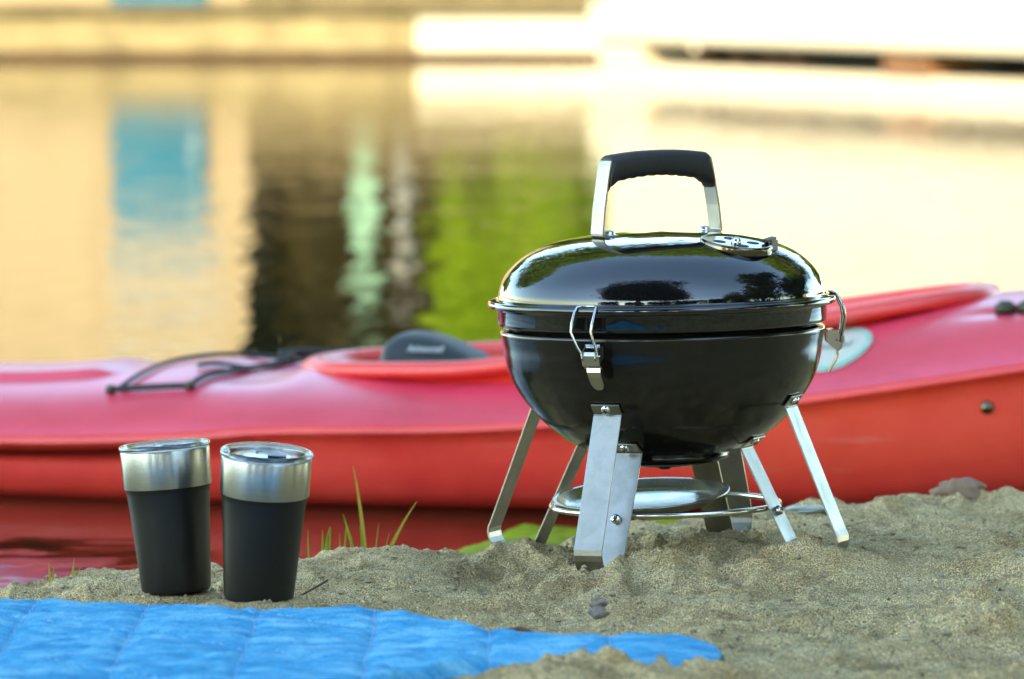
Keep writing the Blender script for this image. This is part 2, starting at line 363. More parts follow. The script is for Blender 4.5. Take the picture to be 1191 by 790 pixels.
rw = empty('retaining_wall', (-.4, 41, .19)); tag(rw, 'low tan stone retaining wall on the far bank between the cream building and the barge', 'retaining wall')
o = MB(); rng = random.Random(4)
for r_i in range(3):
    x = -1.5
    while x < 1.6:
        w = rng.uniform(.25, .5); o.box((x+w/2, rng.uniform(-.01, .01), .08+.15*r_i), (w-.01, .3, .142)); x += w
o.build('stones', M_stone, rw, bevel=.01)

# cream building
cb = empty('cream_building', (-7, 43.5, .2)); tag(cb, 'cream rendered building with a blue door, mirrored in the water at left', 'building')
MB().box((-.05, 3, 3), (10.1, 6, 6)).build('wall', M_cream, cb)
for i in range(9):
    MB().box((-4.8+i*.55 if i < 7 else 0, -.05, 3), (.09, .1, 6)).build('pilaster', M_tan, cb) if i < 7 else None
MB().box((.0, 3, 6.15), (10.6, 6.5, .3)).build('roof', M_roof, cb)
# blue door seen at px 130..240
x0, x1 = (130-595.5)/F_PX*43.5+7, (240-595.5)/F_PX*43.5+7
d = MB().box(((x0+x1)/2, -.03, .52), (x1-x0, .08, 1.04)).build('door', M_blue, cb)
MB().box(((x1-.08), -.085, .5), (.03, .03, .12)).build('handle', M_trim, d)
for zz, hh in ((1.24, .035), (1.40, .02), (1.78, .045), (3.3, 1.0), (4.8, .6)):
    w_ = MB().box(((x0+x1)/2+.05, -.02, zz), ((x1-x0)*1.15, .05, hh)).build('window', M_win, cb)
    MB().box(((x0+x1)/2+.05, -.035, zz-hh/2-.02), ((x1-x0)*1.2, .1, .03)).build('sill', M_trim, w_)
for xx in (-3.5, -1.9):
    for zz in (3.3, 4.8):
        w_ = MB().box((xx, -.02, zz), (.8, .05, .9)).build('window', M_win, cb)
        MB().box((xx, -.035, zz-.48), (.9, .1, .05)).build('sill', M_trim, w_)

# mint post and white post
mp_ = empty('mint_post', ((424-595.5)/F_PX*42.3, 42.3, .2)); tag(mp_, 'pale mint painted pillar whose reflection stands in the dark water', 'pillar')
MB().box((0, 0, .68), (.15, .15, 1.36)).build('shaft', M_mint, mp_, bevel=.01); MB().box((0, 0, 1.39), (.2, .2, .06)).build('cap', M_mint, mp_)
mp_ = empty('white_post', ((468-595.5)/F_PX*42.3, 42.3, .2)); tag(mp_, 'slim white post right of the mint pillar on the far bank', 'post')
MB().lathe([(0, 0), (.05, 0), (.05, 1.15), (.06, 1.15), (.06, 1.2), (0, 1.22)], 16).build('shaft', M_trim, mp_)

# barge at right, corner first, running towards the camera
A = Vector((.50, 32.8, 0)); B = Vector((3.42, 26.1, 0)); dr = (B-A).normalized(); L = (B-A).length
ang = math.atan2(dr.y, dr.x)
bg_ = empty('white_barge', (A.x, A.y, WATER), (0, 0, ang)); tag(bg_, 'long white moored barge with a dark gap above its float, top right', 'barge')
DW = 3.6   # local: x along the face, -y toward us ... the face seen is at y = 0, body behind it
MB().box((L/2, DW/2, .02), (L, DW, .16)).build('float', M_white, bg_, bevel=.02)
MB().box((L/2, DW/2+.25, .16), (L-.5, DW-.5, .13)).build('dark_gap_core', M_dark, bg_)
for px_, pw in ((.32, .6), (3.8, .5), (6.3, .5)):
    MB().box((px_, .14, .163), (pw, .3, .125)).build('support_block', M_white if px_ < 1 else M_rust, bg_)
for k in range(4):
    MB().box((1.0+k*.38+.05*(k % 3), .22, .14), (.16, .1, .05)).build('tyre_fender', M_rust, bg_)
MB().box((L/2, DW/2, .34), (L+.1, DW+.1, .23)).build('deck', M_white, bg_, bevel=.02)
MB().box((L/2, DW/2, 1.52), (L-.08, DW-.08, 2.15)).build('cabin', M_white, bg_)
MB().box((L/2, DW/2+.1, 2.68), (L+.1, DW, .14)).build('roof', M_white, bg_)
for k in range(4):
    w_ = MB().box((1.2+k*1.7, .035, 2.1), (.8, .03, .45)).build('window', M_blind, bg_)
    MB().box((1.2+k*1.7, .02, 1.85), (.9, .08, .05)).build('sill', M_trim, w_)

# ------------------------------------------------------------------ trees
def crown(name, blobs, n, size, m, parent, seed, clump=.0):
    g = np.random.default_rng(seed); C = []; per = [b[3]*b[4]*b[5] for b in blobs]; tot = sum(per)
    for (x, y, z, a, b, c), p in zip(blobs, per):
        k = int(n*p/tot); nc = max(6, k//60)
        d = g.normal(size=(nc, 3)); d /= np.linalg.norm(d, axis=1)[:, None]; d *= (g.random(nc)**.45)[:, None]
        cc = d*[a, b, c]+[x, y, z]
        idx = g.integers(0, nc, k)
        C.append(cc[idx]+g.normal(size=(k, 3))*np.array([a, b, c]).mean()*(.10+clump))
    C = np.concatenate(C); k = len(C)
    u = g.normal(size=(k, 3)); u /= np.linalg.norm(u, axis=1)[:, None]
    w = g.normal(size=(k, 3)); w -= (w*u).sum(1)[:, None]*u; w /= np.linalg.norm(w, axis=1)[:, None]
    s = size*(.6+.8*g.random(k))[:, None]
    V = np.stack([C-u*s, C+w*s*.55, C+u*s, C-w*s*.55], 1).reshape(-1, 3)
    return np_mesh(name, V, np.arange(4*k).reshape(-1, 4), m, parent, False)
def trunk_mb(mb, p0, p1, r0, r1, seed, n=10):
    g = random.Random(seed); P = []; Rr = []
    for i in range(n+1):
        t = i/n; w = math.sin(math.pi*t)*.06*(Vector(p1)-Vector(p0)).length
        P.append(Vector(p0).lerp(Vector(p1), t)+Vector((g.uniform(-.4, .4)*w, g.uniform(-.4, .4)*w, 0))); Rr.append(r0+(r1-r0)*t)
    mb.tube(P, Rr, 10)
def tree(name, label, base, h, blobs, n, size, m, seed, tr=.25, group=None, cat='tree', clump=0.0):
    t = empty(name, base); tag(t, label, cat, group)
    mb = MB(); top = Vector((blobs[0][0], blobs[0][1], blobs[0][2]))
    trunk_mb(mb, (0, 0, -.1), top, tr, tr*.4, seed)
    g = random.Random(seed+1)
    for b in blobs:
        for q_ in range(3):
            e = Vector((b[0]+g.uniform(-.6, .6)*b[3], b[1]+g.uniform(-.6, .6)*b[4], b[2]+g.uniform(-.2, .6)*b[5]))
            s0 = top*g.uniform(.4, .85); trunk_mb(mb, s0, e, tr*.4, tr*.08, seed+q_+7, 6)
    mb.build('trunk', M_bark, t)
    crown('crown', blobs, n, size, m, t, seed, clump)
    return t
# far bank
tree('dark_tree', 'dark evergreen beside the cream building, a black-brown reflection in mid water', (-1.3, 44.6, .2), 6, [(0, 0, 3.5, .9, .8, 2.6), (.15, 0, 1.2, .9, .5, 1.2)], 22000, .13, M_lf_brown, 21, .15)
tree('bright_tree', 'sunlit lime green tree mirrored left of the barge', (.17, 44, .2), 5, [(0, 0, 1.7, .72, .6, 1.3), (-.1, .2, 3.2, .6, .6, .9)], 22000, .11, M_lf_lime, 22, .12)
tree('clipped_hedge', 'dark olive hedge behind the evergreen and the lime tree', (1.2, 47.5, .2), 3, [(x_, 0, 1.5, 1.3, .5, 1.5) for x_ in (-3.2, -1.6, 0, 1.6, 3.2)], 30000, .12, M_lf_mid, 24, .08, None, 'hedge')
tg = 'tall trees on the far bank'
for i, (x, y, hgt, rr, m_, lb) in enumerate([(-16, 58, 15, 6, M_lf_mid, 'broad olive tree at the far left behind the cream building'), (-6, 64, 17, 6, M_lf_yel, 'tall pale green tree behind the cream building roof'), (1.5, 56, 14, 5, M_lf_mid, 'tall olive tree behind the stone retaining wall'),
        (9, 58, 15, 6, M_lf_yel, 'tall yellow green tree behind the white barge'), (19, 60, 16, 6.5, M_lf_mid, 'big olive tree at the far right behind the barge'), (30, 66, 17, 7, M_lf_yel, 'last pale green tree beyond the barge at far right'), (-30, 66, 16, 7, M_lf_yel, 'pale green tree at the far left end of the bank')]):
    tree('far_tree', lb, (x, y, .2), hgt, [(0, 0, hgt*.62, rr, rr, hgt*.36), (rr*.4, 0, hgt*.45, rr*.7, rr*.7, hgt*.28), (-rr*.4, 0, hgt*.5, rr*.7, rr*.7, hgt*.3)], 9000, .45, m_, 30+i, .35, tg)
# overhanging tree on the right shore, boughs out over the water
tree('overhanging_tree', 'leaning shore tree with sunlit boughs over the water, mirrored on the lid top', (9.5, 9.0, .0), 9,
     [(-4, 3.4, 5.6, 3.2, 1.6, 2.9), (-.5, 3.0, 5.2, 2.4, 1.6, 2.6), (-8.3, 3.2, 5.9, 3.0, 1.6, 3.0), (-12.5, 3.0, 5.4, 3.0, 1.6, 2.8), (-16.5, 3.0, 5.6, 2.8, 1.6, 3.0)], 100000, .08, M_lf_lime, 50, .28)
tree('shade_tree', 'huge spreading tree behind the camera that shades the beach, a dark shape on the lid', (-3.0, -3.5, .1), 9,
     [(0, 0, 4.9, 5.2, 4.2, 1.9), (.5, 2.6, 5.6, 4.6, 3.2, 1.4), (1.5, 5.0, 6.2, 3.2, 2.0, 1.0), (3.8, 0, 4.0, 2.4, 3, 1.6)], 110000, .10, M_lf_dark, 51, .4, clump=.05)
tree('shore_tree', 'bushy green tree on the beach to the right, mirrored at the right of the lid', (6.0, 4.2, .1), 5, [(0, 0, 1.9, 1.7, 2.2, 1.8), (.4, .8, 4.0, 1.5, 1.8, 1.6), (-.3, 2.2, 5.8, 1.7, 2.4, 1.5), (2.0, -4, 2.4, 2, 2.4, 2.2), (1.6, 4.5, 3.2, 1.6, 2.2, 2.4), (1.6, 4.5, 1.2, 1.6, 2.2, 1.2)], 60000, .09, M_lf_mid, 52, .2)
for i, (x, y, s_, lb) in enumerate([(-15, -13, 1.6, 'broad dark bush far behind the camera at left'), (-8, -15, 1.3, 'low dark bush far behind the camera left of the big tree'), (-1, -14, 1.5, 'wide bush straight behind the camera'), (5, -13, 1.7, 'rounded bush far behind the camera right of centre'), (11, -9, 2.0, 'larger bush far behind the camera at right')]):
    tree('distant_bush', lb, (x, y, 0), 3*s_, [(0, 0, 1.2*s_, 2.3*s_, 1.5*s_, 1.2*s_), (1.2*s_, .3, 1.9*s_, 1.1*s_, 1, .9*s_)], 7000, .17, M_lf_dark, 60+i, .15, 'bushes far behind the camera', 'bush')

# ------------------------------------------------------------------ kayak
PSI = R(12); KC = (0, 7.93)
kr = empty('red_kayak', (KC[0], KC[1], 0), (0, 0, -PSI)); tag(kr, 'red sit-in kayak floating behind the grill, bow raised to the right', 'kayak')
S = [-1.55, -1.35, -1.1, -.69, -.4, -.27, 0, .2, .4, .63, .9, 1.15, 1.4, 1.6, 1.68]
kb = [.015, .10, .19, .275, .315, .33, .345, .345, .34, .32, .27, .20, .11, .04, .01]
kzc = [.05, .01, -.015, -.032, -.022, -.010, -.001, .014, .036, .070, .115, .175, .225, .26, .275]
kzd = [.07, .05, .04, .040, .062, .065,   .070, .094, .127, .162, .19, .235, .265, .28, .285]
kzk = [-.02, -.09, -.115, -.127, -.13, -.13, -.13, -.13, -.128, -.12, -.095, -.045, .03, .12, .2]
from math import floor
def cr(xs_, ys_, x):       # smooth interpolation
    i = max(0, min(len(xs_)-2, int(np.searchsorted(xs_, x)-1)))
    x0_, x1_ = xs_[i], xs_[i+1]; t = (x-x0_)/(x1_-x0_)
    def sl(j):
        if j <= 0: return (ys_[1]-ys_[0])/(xs_[1]-xs_[0])
        if j >= len(xs_)-1: return (ys_[-1]-ys_[-2])/(xs_[-1]-xs_[-2])
        return (ys_[j+1]-ys_[j-1])/(xs_[j+1]-xs_[j-1])
    m0, m1 = sl(i)*(x1_-x0_), sl(i+1)*(x1_-x0_)
    return (2*t**3-3*t*t+1)*ys_[i]+(t**3-2*t*t+t)*m0+(-2*t**3+3*t*t)*ys_[i+1]+(t**3-t*t)*m1
def deck(s, t):            # t -1..1 across (negative = near the camera); returns local (x, y, z)
    b = cr(S, kb, s); zc = cr(S, kzc, s); zd = cr(S, kzd, s)
    a = abs(t); z = zc+.004+(zd-zc-.004)*(1-a**2.3)**.9
    if s < -.2:            # raised stern hatch band and the hollow behind the cockpit
        e = max(0, min(1, (-.52-s)/.06)); e = e*e*(3-2*e); c_ = max(0, min(1, (.42-a)/.08)); c_ = c_*c_*(3-2*c_)
        z += .010*e*c_
        z -= .020*math.exp(-((s+.335)/.06)**4-((t+.12)/.42)**4)
    if s > .62:            # shallow groove towards the bow fitting
        z -= .006*math.exp(-((a-.52)/.06)**2)*min(1, (s-.62)/.1)
    return (s, t*b, z)
hull = MB(); NS = 170; NT = 26; rows = []
for i in range(NS+1):
    s = S[0]+(S[-1]-S[0])*i/NS; b = cr(S, kb, s); zc = cr(S, kzc, s); zk = cr(S, kzk, s); h_ = zc-zk; row = []
    half = [(b*.99, zc+.0045), (b+.001, zc+.005), (b+.009, zc-.003), (b+.0095, zc-.0055), (b+.003, zc-.009), (b*.995, zc-.02), (b*.992, zc-.18*h_), (b*.984, zc-.35*h_), (b*.972, zc-.52*h_), (b*.95, zc-.68*h_), (b*.92, zc-.78*h_), (b*.87, zc-.855*h_), (b*.79, zc-.91*h_), (b*.62, zc-.955*h_), (b*.38, zc-.99*h_), (0, zk)]
    row = [(s, -y, z) for y, z in half]+[(s, y, z) for y, z in half[-2::-1]]
    rows.append(row)
nr = len(rows[0])
hull.add([p for r_ in rows for p in r_], [(i*nr+j, i*nr+j+1, (i+1)*nr+j+1, (i+1)*nr+j) for i in range(NS) for j in range(nr-1)])
hull.build('hull', M_kay, kr)
# cockpit outline (local s, lateral)
CS0, CS1 = -.262, .65
def cock(th):
    c, s_ = math.cos(th), math.sin(th)
    u = (c+1)/2                          # 0 rear .. 1 front
    w = .245*(1-.22*u)
    return (CS0+(CS1-CS0)*u, w*math.copysign(abs(s_)**.8, s_))
def inside_cock(s, y):
    u = (s-CS0)/(CS1-CS0)
    if not 0 < u < 1: return False
    c = 2*u-1; return abs(y) < .245*(1-.22*u)*(1-c*c)**.4-.004
dk = MB(); NS2, NT2 = 320, 110; fs = []
pts = [deck(S[0]+.002+(S[-1]-S[0]-.004)*i/NS2, -1+2*j/NT2) for i in range(NS2+1) for j in range(NT2+1)]
for i in range(NS2):
    for j in range(NT2):
        p = pts[i*(NT2+1)+j]; q_ = pts[(i+1)*(NT2+1)+j+1]
        if inside_cock((p[0]+q_[0])/2, (p[1]+q_[1])/2): continue
        fs.append((i*(NT2+1)+j, i*(NT2+1)+j+1, (i+1)*(NT2+1)+j+1, (i+1)*(NT2+1)+j))
dk.add(pts, fs); dk.build('deck', M_kdk, kr)
def crz(s): return cr([-.3, -.1, 0, .2, .4, .6, .70], [.060, .068, .074, .104, .134, .166, .176], s)
co = MB(); NC = 140; prof = [(-.012, -.06), (-.010, -.004), (-.004, .004), (.006, .007), (.018, .006), (.027, .000), (.029, -.006), (.025, -.013), (.014, -.015), (.004, -.016), (.0, -.030)]
vs = []
for i in range(NC):
    th = 2*math.pi*i/NC; s, y = cock(th); s2, y2 = cock(th+.01); s1, y1 = cock(th-.01)
    tx, ty = s2-s1, y2-y1; l_ = math.hypot(tx, ty); nx, ny = ty/l_, -tx/l_
    for a_, b_2 in prof: vs.append((s+nx*a_, y+ny*a_, crz(s)+b_2))
k = len(prof); co.add(vs, [(i*k+j, ((i+1) % NC)*k+j, ((i+1) % NC)*k+j+1, i*k+j+1) for i in range(NC) for j in range(k-1)])
co.build('coaming', M_kay, kr)
tb = MB(); vs = []
for i in range(NC):
    th = 2*math.pi*i/NC; s, y = cock(th)
    vs += [(s, y*.99, crz(s)-.02), (s, y*1.0, -.05), (s*.98, y*.8, -.16)]
vs.append((.19, 0, -.165))
tb.add(vs, [(i*3+j, ((i+1) % NC)*3+j, ((i+1) % NC)*3+j+1, i*3+j+1) for i in range(NC) for j in range(2)]+[(i*3+2, ((i+1) % NC)*3+2, 3*NC) for i in range(NC)])
tb.build('cockpit_tub', M_kin, kr)
# gasket line along the far side of the deck left of the seat
def gas(s, t, up=.004): p = deck(s, t); return (p[0], p[1], p[2]+up)
def kcord(parts, r=.004, name='deck_cord', m=M_cord):
    mb = MB(); P = []
    for a_, b_2 in zip(parts[:-1], parts[1:]):
        for i in range(14): u = i/14; P.append(gas(a_[0]+(b_2[0]-a_[0])*u, a_[1]+(b_2[1]-a_[1])*u, r+.002))
    P.append(gas(*parts[-1], r+.002)); mb.tube(P, r, 8); return mb.build(name, m, kr)
kcord([(-.36, .35), (-.30, .48), (-.2, .62)], .006, 'edge_gasket')
kcord([(-.52, -.66), (-.405, -.66)], .004); kcord([(-.405, -.66), (-.34, .30)], .004)
kcord([(-.51, -.66), (-.47, -.1), (-.41, .30)], .003); kcord([(-.41, .30), (-.34, .30)], .0035); kcord([(-.42, -.35), (-.36, .0), (-.29, .40)], .003)
for s_, t_ in ((-.52, -.66), (-.405, -.66), (-.34, .30)):
    p = gas(s_, t_, .004); MB().lathe([(0, -.003), (.007, -.003), (.0075, .003), (.005, .007), (0, .008)], 20, p).build('cord_fitting', M_fit, kr)
kcord([(.74, -.50), (.79, -.30), (.80, .2)], .006)
for s_, t_ in ((.705, -.50), (.735, -.51)):
    p = gas(s_, t_, .002); MB().lathe([(0, -.003), (.014, -.003), (.015, .006), (.008, .013), (0, .014)], 20, p).build('cord_fitting', M_fit, kr)
# rivet on the side
b = cr(S, kb, .70); rv = MB(); rv.lathe([(0, -.004), (.009, -.004), (.009, .002), (.006, .006), (0, .007)], 20, (.70, -b*.985, cr(S, kzc, .70)-.046), Matrix.Rotation(R(90), 3, 'X')); rv.build('rivet', M_damp, kr)
# oval sticker on the near deck
st = MB(); vs = [gas(.485, -.70, .0025)]; N = 40; 
def ov(r, up):
    return [gas(.485+.052*r*math.cos(2*math.pi*i/N), -.70+.19*r*math.sin(2*math.pi*i/N), up) for i in range(N)]
st.add([gas(.485, -.70, .0022)]+ov(.5, .0022)+ov(1, .0022), [(0, 1+i, 1+(i+1) % N) for i in range(N)]+[(1+i, 1+(i+1) % N, 1+N+(i+1) % N, 1+N+i) for i in range(N)])
sk = st.build('sticker', M_stick, kr)
tr_ = MB(); a1, a2 = ov(.93, .0036), ov(.86, .0036); tr_.add(a1+a2, [(i, i+1, N+i+1, N+i) for i in range(0, 9)]+[(i, i+1, N+i+1, N+i) for i in range(28, 39)]); tr_.build('sticker_ring', M_teal, sk)
def text(body, size, m, parent, loc, rot, name, ext=.0006, shear=0):
    c = bpy.data.curves.new(name, 'FONT'); c.body = body; c.size = size; c.extrude = ext; c.align_x = 'CENTER'; c.align_y = 'CENTER'; c.shear = shear; c.materials.append(m)
    o = bpy.data.objects.new(name, c); col.objects.link(o); o.parent = parent; o.location = loc; bpy.context.view_layer.update()
    me = bpy.data.meshes.new_from_object(o.evaluated_get(bpy.context.evaluated_depsgraph_get())); bpy.data.objects.remove(o)
    o = bpy.data.objects.new(name, me); col.objects.link(o); o.parent = parent; o.location = loc; o.rotation_euler = rot; return o
p0 = Vector(deck(.485, -.70)); pu = Vector(deck(.495, -.70))-Vector(deck(.475, -.70)); pv = Vector(deck(.485, -.66))-Vector(deck(.485, -.74))
nx = pu.normalized(); nz = nx.cross(pv).normalized(); ny = nz.cross(nx)
text('Royal', .022, M_grey, sk, p0+nz*.004, Matrix((nx, ny, nz)).transposed().to_euler(), 'sticker_text', shear=.3)
# seat backrest
bkrest = MB()
vs = []; NB, NR = 40, 24
for i in range(NB+1):
    u = i/NB; x = -.185+.155*u
    hgt = .036*math.sqrt(max(0, 1-((u-.30)/.31)**2)) if u < .30 else .036*(.18+.82*math.cos(min(1, (u-.30)/.72)*math.pi/2)**.9)
    hgt = max(hgt, .0015); wd = .075*min(1, math.sqrt(max(.0005, u*8)))*(1 if u < .9 else max(.3, (1-u)/.1))
    for j in range(NR):
        a_ = 2*math.pi*j/NR; ca, sa = math.cos(a_), math.sin(a_)
        vs.append((x, wd*math.copysign(abs(ca)**.7, ca), .050+hgt*1.5*math.copysign(abs(sa)**.75, sa)))
bkrest.add(vs, [(i*NR+j, i*NR+(j+1) % NR, (i+1)*NR+(j+1) % NR, (i+1)*NR+j) for i in range(NB) for j in range(NR)]+[tuple(range(NR)), tuple(NB*NR+j for j in range(NR))])
sb = bkrest.build('backrest', M_foam, kr, sub=1)
text('Advanced', .0125, M_logo, sb, (-.108, -.0705, .083), (R(75), 0, R(0)), 'backrest_text', .0015, .3)
MB().tube([(-.12, .0, .09), (-.15, .05, .094), (-.17, .1, .07)], .004, 8).build('strap', M_cord, sb)
MB().strip([(-.04, .0, .055), (.03, .0, .058), (.10, -.02, .05)], (0, 1, 0), .03, .004).build('strap', M_cord, sb)

# ------------------------------------------------------------------ algae strip between sand and hull
g = np.random.default_rng(3)
gx, gy = np.meshgrid(np.linspace(-.09, 1.6, 160), np.linspace(6.6, 7.6, 80))
gz = WATER+.006+.006*vnoise(gx, gy, .05, 40)+.004*vnoise(gx, gy, .02, 41)
edge = sstep((gx+.07+.03*vnoise(gy, gx*0, .2, 5)-.25*(gy-7.2))/.05)
gz = gz-.02*(1-edge)-.02*(1-sstep((1.45+.3*vnoise(gx, gy, .15, 6)-gx)/.05))-.02*(1-sstep((7.5+.35*vnoise(gx, gy*0, .3, 7)+.1*vnoise(gx, gy, .07, 8)-gy)/.05))
al = np_mesh('floating_algae', np.stack([gx, gy, gz], -1).reshape(-1, 3), grid_faces(80, 160), M_algae); tag(al, 'yellow green algae on the shallow water between sand and kayak', 'algae', kind='stuff')

# ------------------------------------------------------------------ kettle grill
k_ = 6/F_PX
def gz_(y): return H_CAM-(y-HOR)/F_PX*6
BASE_Z = gz_(652)
gr_ = empty('kettle_grill', (W(776, 0, 6)[0], 6, BASE_Z), (0, R(-1.1), 0)); tag(gr_, 'small black kettle charcoal grill with steel legs standing on the sand', 'grill')
def pr(lst): return [(r*k_, gz_(y)-BASE_Z) for r, y in lst]
def dens(lst, n=4):           # Catmull-Rom refinement of a profile
    out = []
    P = [lst[0]]+lst+[lst[-1]]
    for i in range(1, len(P)-2):
        p0, p1, p2, p3 = [np.array(q, float) for q in P[i-1:i+3]]
        for j in range(n):
            t = j/n; out.append(tuple(.5*((2*p1)+(-p0+p2)*t+(2*p0-5*p1+4*p2-p3)*t*t+(-p0+3*p1-3*p2+p3)*t**3)))
    out.append(tuple(map(float, lst[-1]))); return out
lid_pts = dens([(0.01, 268.5), (50, 270), (80, 272.5), (110, 277), (130, 281.8), (148, 288.7), (163, 297.5), (177, 310), (185.5, 322), (190, 335), (191, 343.2)], 6)
LIDP = pr(lid_pts)
lid = MB().lathe(LIDP+pr([(192, 344.6), (195, 345.2), (200, 345.5), (202, 346.3), (202.8, 348), (202.8, 351), (202, 353), (200, 354), (195, 354.6), (192.6, 355.3), (191.8, 357), (191.8, 371), (191, 374), (188.5, 375.5), (184, 376), (184, 372)]), 192).build('lid', M_enamel, gr_)
def lidz(r): return float(np.interp(r, [p[0] for p in LIDP], [p[1] for p in LIDP]))
bowl_pts = dens([(188.6, 387.2), (187.8, 391), (186, 400), (184.5, 412), (181.5, 425), (175, 442), (163.5, 461), (150, 477.5), (138.5, 490), (117, 507.5), (103, 515.5), (88, 521.8), (76, 526)], 5)
BOWLP = pr(bowl_pts)
bowl = MB().lathe(pr([(181, 372), (181, 378.5), (183, 379.6), (186.5, 380.2), (188.6, 381.2), (189.4, 383), (189.2, 385.2)])+BOWLP, 192).build('bowl', M_enam2, gr_)
MB().lathe(pr([(74, 525), (76, 528), (75.5, 531.5), (71, 535), (60, 537.5), (45, 540.5), (20, 542), (.01, 542)]), 96).build('ash_vent_cap', M_enam2, bowl)
MB().lathe(pr([(.01, 541), (9, 541), (9, 544), (5, 546.5), (.01, 546.5)]), 16).build('vent_nut', M_dark, bowl)
def bowlr(y): return float(np.interp(y, [p[1] for p in bowl_pts], [p[0] for p in bowl_pts]))
# azimuth a: 0 = towards the camera, positive = to the right
def rad(a): return Vector((math.sin(R(a)), -math.cos(R(a)), 0))
def tan_(a): return Vector((math.cos(R(a)), math.sin(R(a)), 0))
def P3(a, r, y, off=0): v = rad(a)*(r*k_+off); return Vector((v.x, v.y, gz_(y)-BASE_Z))
def bolt(a, r, y, parent, nrm, size=.0052, m=M_chrome):
    """pan head with a cross recess, axis nrm"""
    c = P3(a, r, y); nrm = Vector(nrm).normalized(); mt = nrm.to_track_quat('Z', 'Y').to_matrix()
    mb = MB(); mb.lathe([(.0, .0032), (size*.5, .003), (size*.85, .002), (size, .0004), (size, -.002)], 20, c, mt)
    o = mb.build('bolt', m, parent)
    x = MB(); x.box(c+nrm*.0031, (size*1.0, size*.22, .0008), mat=mt); x.box(c+nrm*.0032, (size*.22, size*1.0, .0008), mat=mt); x.build('cross_recess', M_dark, o)
    return o
for a in (-25, 65, 155, -115):
    rd = rad(a)
    ot = [(bowlr(458)+2.5, 458), (bowlr(470)+2.5, 470), (bowlr(470)+4, 472)]
    foot = []
    for i in range(9):
        w = R(-12+i*15); foot.append((196+26*math.cos(w), 624+24*math.sin(w)))
    it = [(168, 648), (bowlr(517)+4, 519.5), (bowlr(516)+2.5, 517.5), (bowlr(507)+2.5, 507)]
    pl = [P3(a, r, y) for r, y in ot+[(218, 612)]+foot+it]
    lg = MB().strip(pl, tan_(a), .0315, .0018).build('leg', M_alu, gr_, bevel=.0004)
    mid = (464); sl = Vector((rd.x*.8, rd.y*.8, -.62))
    bolt(a, bowlr(464)+4, 464, lg, sl); bolt(a, bowlr(512)+4, 512, lg, Vector((rd.x*.5, rd.y*.5, -.86)))
    bolt(a, 140+4.0, 591, lg, Vector((rd.x, rd.y, .35)))
# ring
def ring(rr, y, rt, name, tilt=(0, 0), c=(0, 0)):
    mb = MB(); P = []
    for i in range(120):
        w = 2*math.pi*i/120; P.append(Vector((c[0]+rr*k_*math.cos(w), c[1]+rr*k_*math.sin(w), gz_(y)-BASE_Z+rr*k_*(math.cos(w)*tilt[0]+math.sin(w)*tilt[1]))))
    mb.tube(P, rt*k_, 12, closed=True); return mb.build(name, M_chrome, gr_)
ring(133, 588, 3.5, 'support_ring')
# ash plate
tm = Matrix.Rotation(R(-2.6), 3, 'Y') @ Matrix.Rotation(R(4.5), 3, 'X')
pl = MB().lathe([(0.0001, 0), (.070, 0), (.078, .0015), (.088, .009), (.0925, .0098), (.0935, .009), (.0925, .0082), (.088, .0072), (.079, -.0005), (.070, -.0018), (.0001, -.0018)], 128, (W(748, 0, 6)[0]-W(776, 0, 6)[0], -.01, gz_(584)-BASE_Z), tm).build('ash_plate', M_plate, gr_)
# lid handle
TH = R(31); hd = Vector((math.cos(TH), math.sin(TH), 0)); hn = Vector((-hd.y, hd.x, 0))      # from left/near end to right/far end
hr = empty('handle', (0, 0, 0)); hr.parent = gr_
HC = Vector((0, 0, 0)); HC.x = -4.5*k_
def HP(u, y): p = HC+hd*(u*k_); return Vector((p.x, p.y, gz_(y)-BASE_Z))
for sgn, nm in ((-1, 'near'), (1, 'far')):
    zt = 197 if sgn < 0 else 196
    pts = [HP(sgn*60, 271.4), HP(sgn*79, 271.8), HP(sgn*81, 270.4), HP(sgn*81.6, 268), HP(sgn*78.5, 240), HP(sgn*72.5, 205), HP(sgn*69.6, 190), HP(sgn*68, 184)]
    MB().strip(pts, hn, .0235, .0022).build('strap', M_alu, hr, bevel=.0004)
    c = HP(sgn*66, 269.0)
    b2 = MB().lathe([(0, .0042), (.004, .0038), (.0062, .002), (.0065, 0), (.0065, -.001), (.009, -.001), (.009, -.003), (0, -.003)], 20, c).build('bolt', M_chrome, hr)
grip = MB(); NG = 96; vs = []; NP = 20
for i in range(NG+1):
    u = -1+2*i/NG; a_ = abs(u)
    top = 173.5+5.5*a_**2.2+ (0 if a_ < .86 else 26*((a_-.86)/.14)**2)
    low = 203+9*a_**2+ (0 if a_ < .80 else 8*((a_-.80)/.2))
    if a_ < .78: low -= 1.2*abs(math.cos(u*math.pi*5.2))**.6-1.0
    x = u*72
    if a_ > .86: x = math.copysign(61.9+(68.5-61.9)*math.sin((a_-.86)/.14*math.pi/2), u)
    cz_, hz = (top+low)/2, (low-top)/2
    wd = .0142
    for j in range(NP):
        w = 2*math.pi*j/NP; ca, sa = math.cos(w), math.sin(w)
        yy = cz_-hz*math.copysign(abs(sa)**.55, sa)
        ww = wd*math.copysign(abs(ca)**.6, ca)*(1.0 if sa > -.3 else .92)
        p = HP(x+(math.copysign(5.0*sstep((a_-.8)/.2), u) if yy < 186 else 0)+math.copysign(max(0, yy-186)*.12*(a_ > .9), u), yy)+hn*ww; vs.append(p)
grip.add(vs, [(i*NP+j, i*NP+(j+1) % NP, (i+1)*NP+(j+1) % NP, (i+1)*NP+j) for i in range(NG) for j in range(NP)]+[tuple(range(NP)), tuple(NG*NP+j for j in range(NP))])
gp = grip.build('grip', M_nylon, hr)
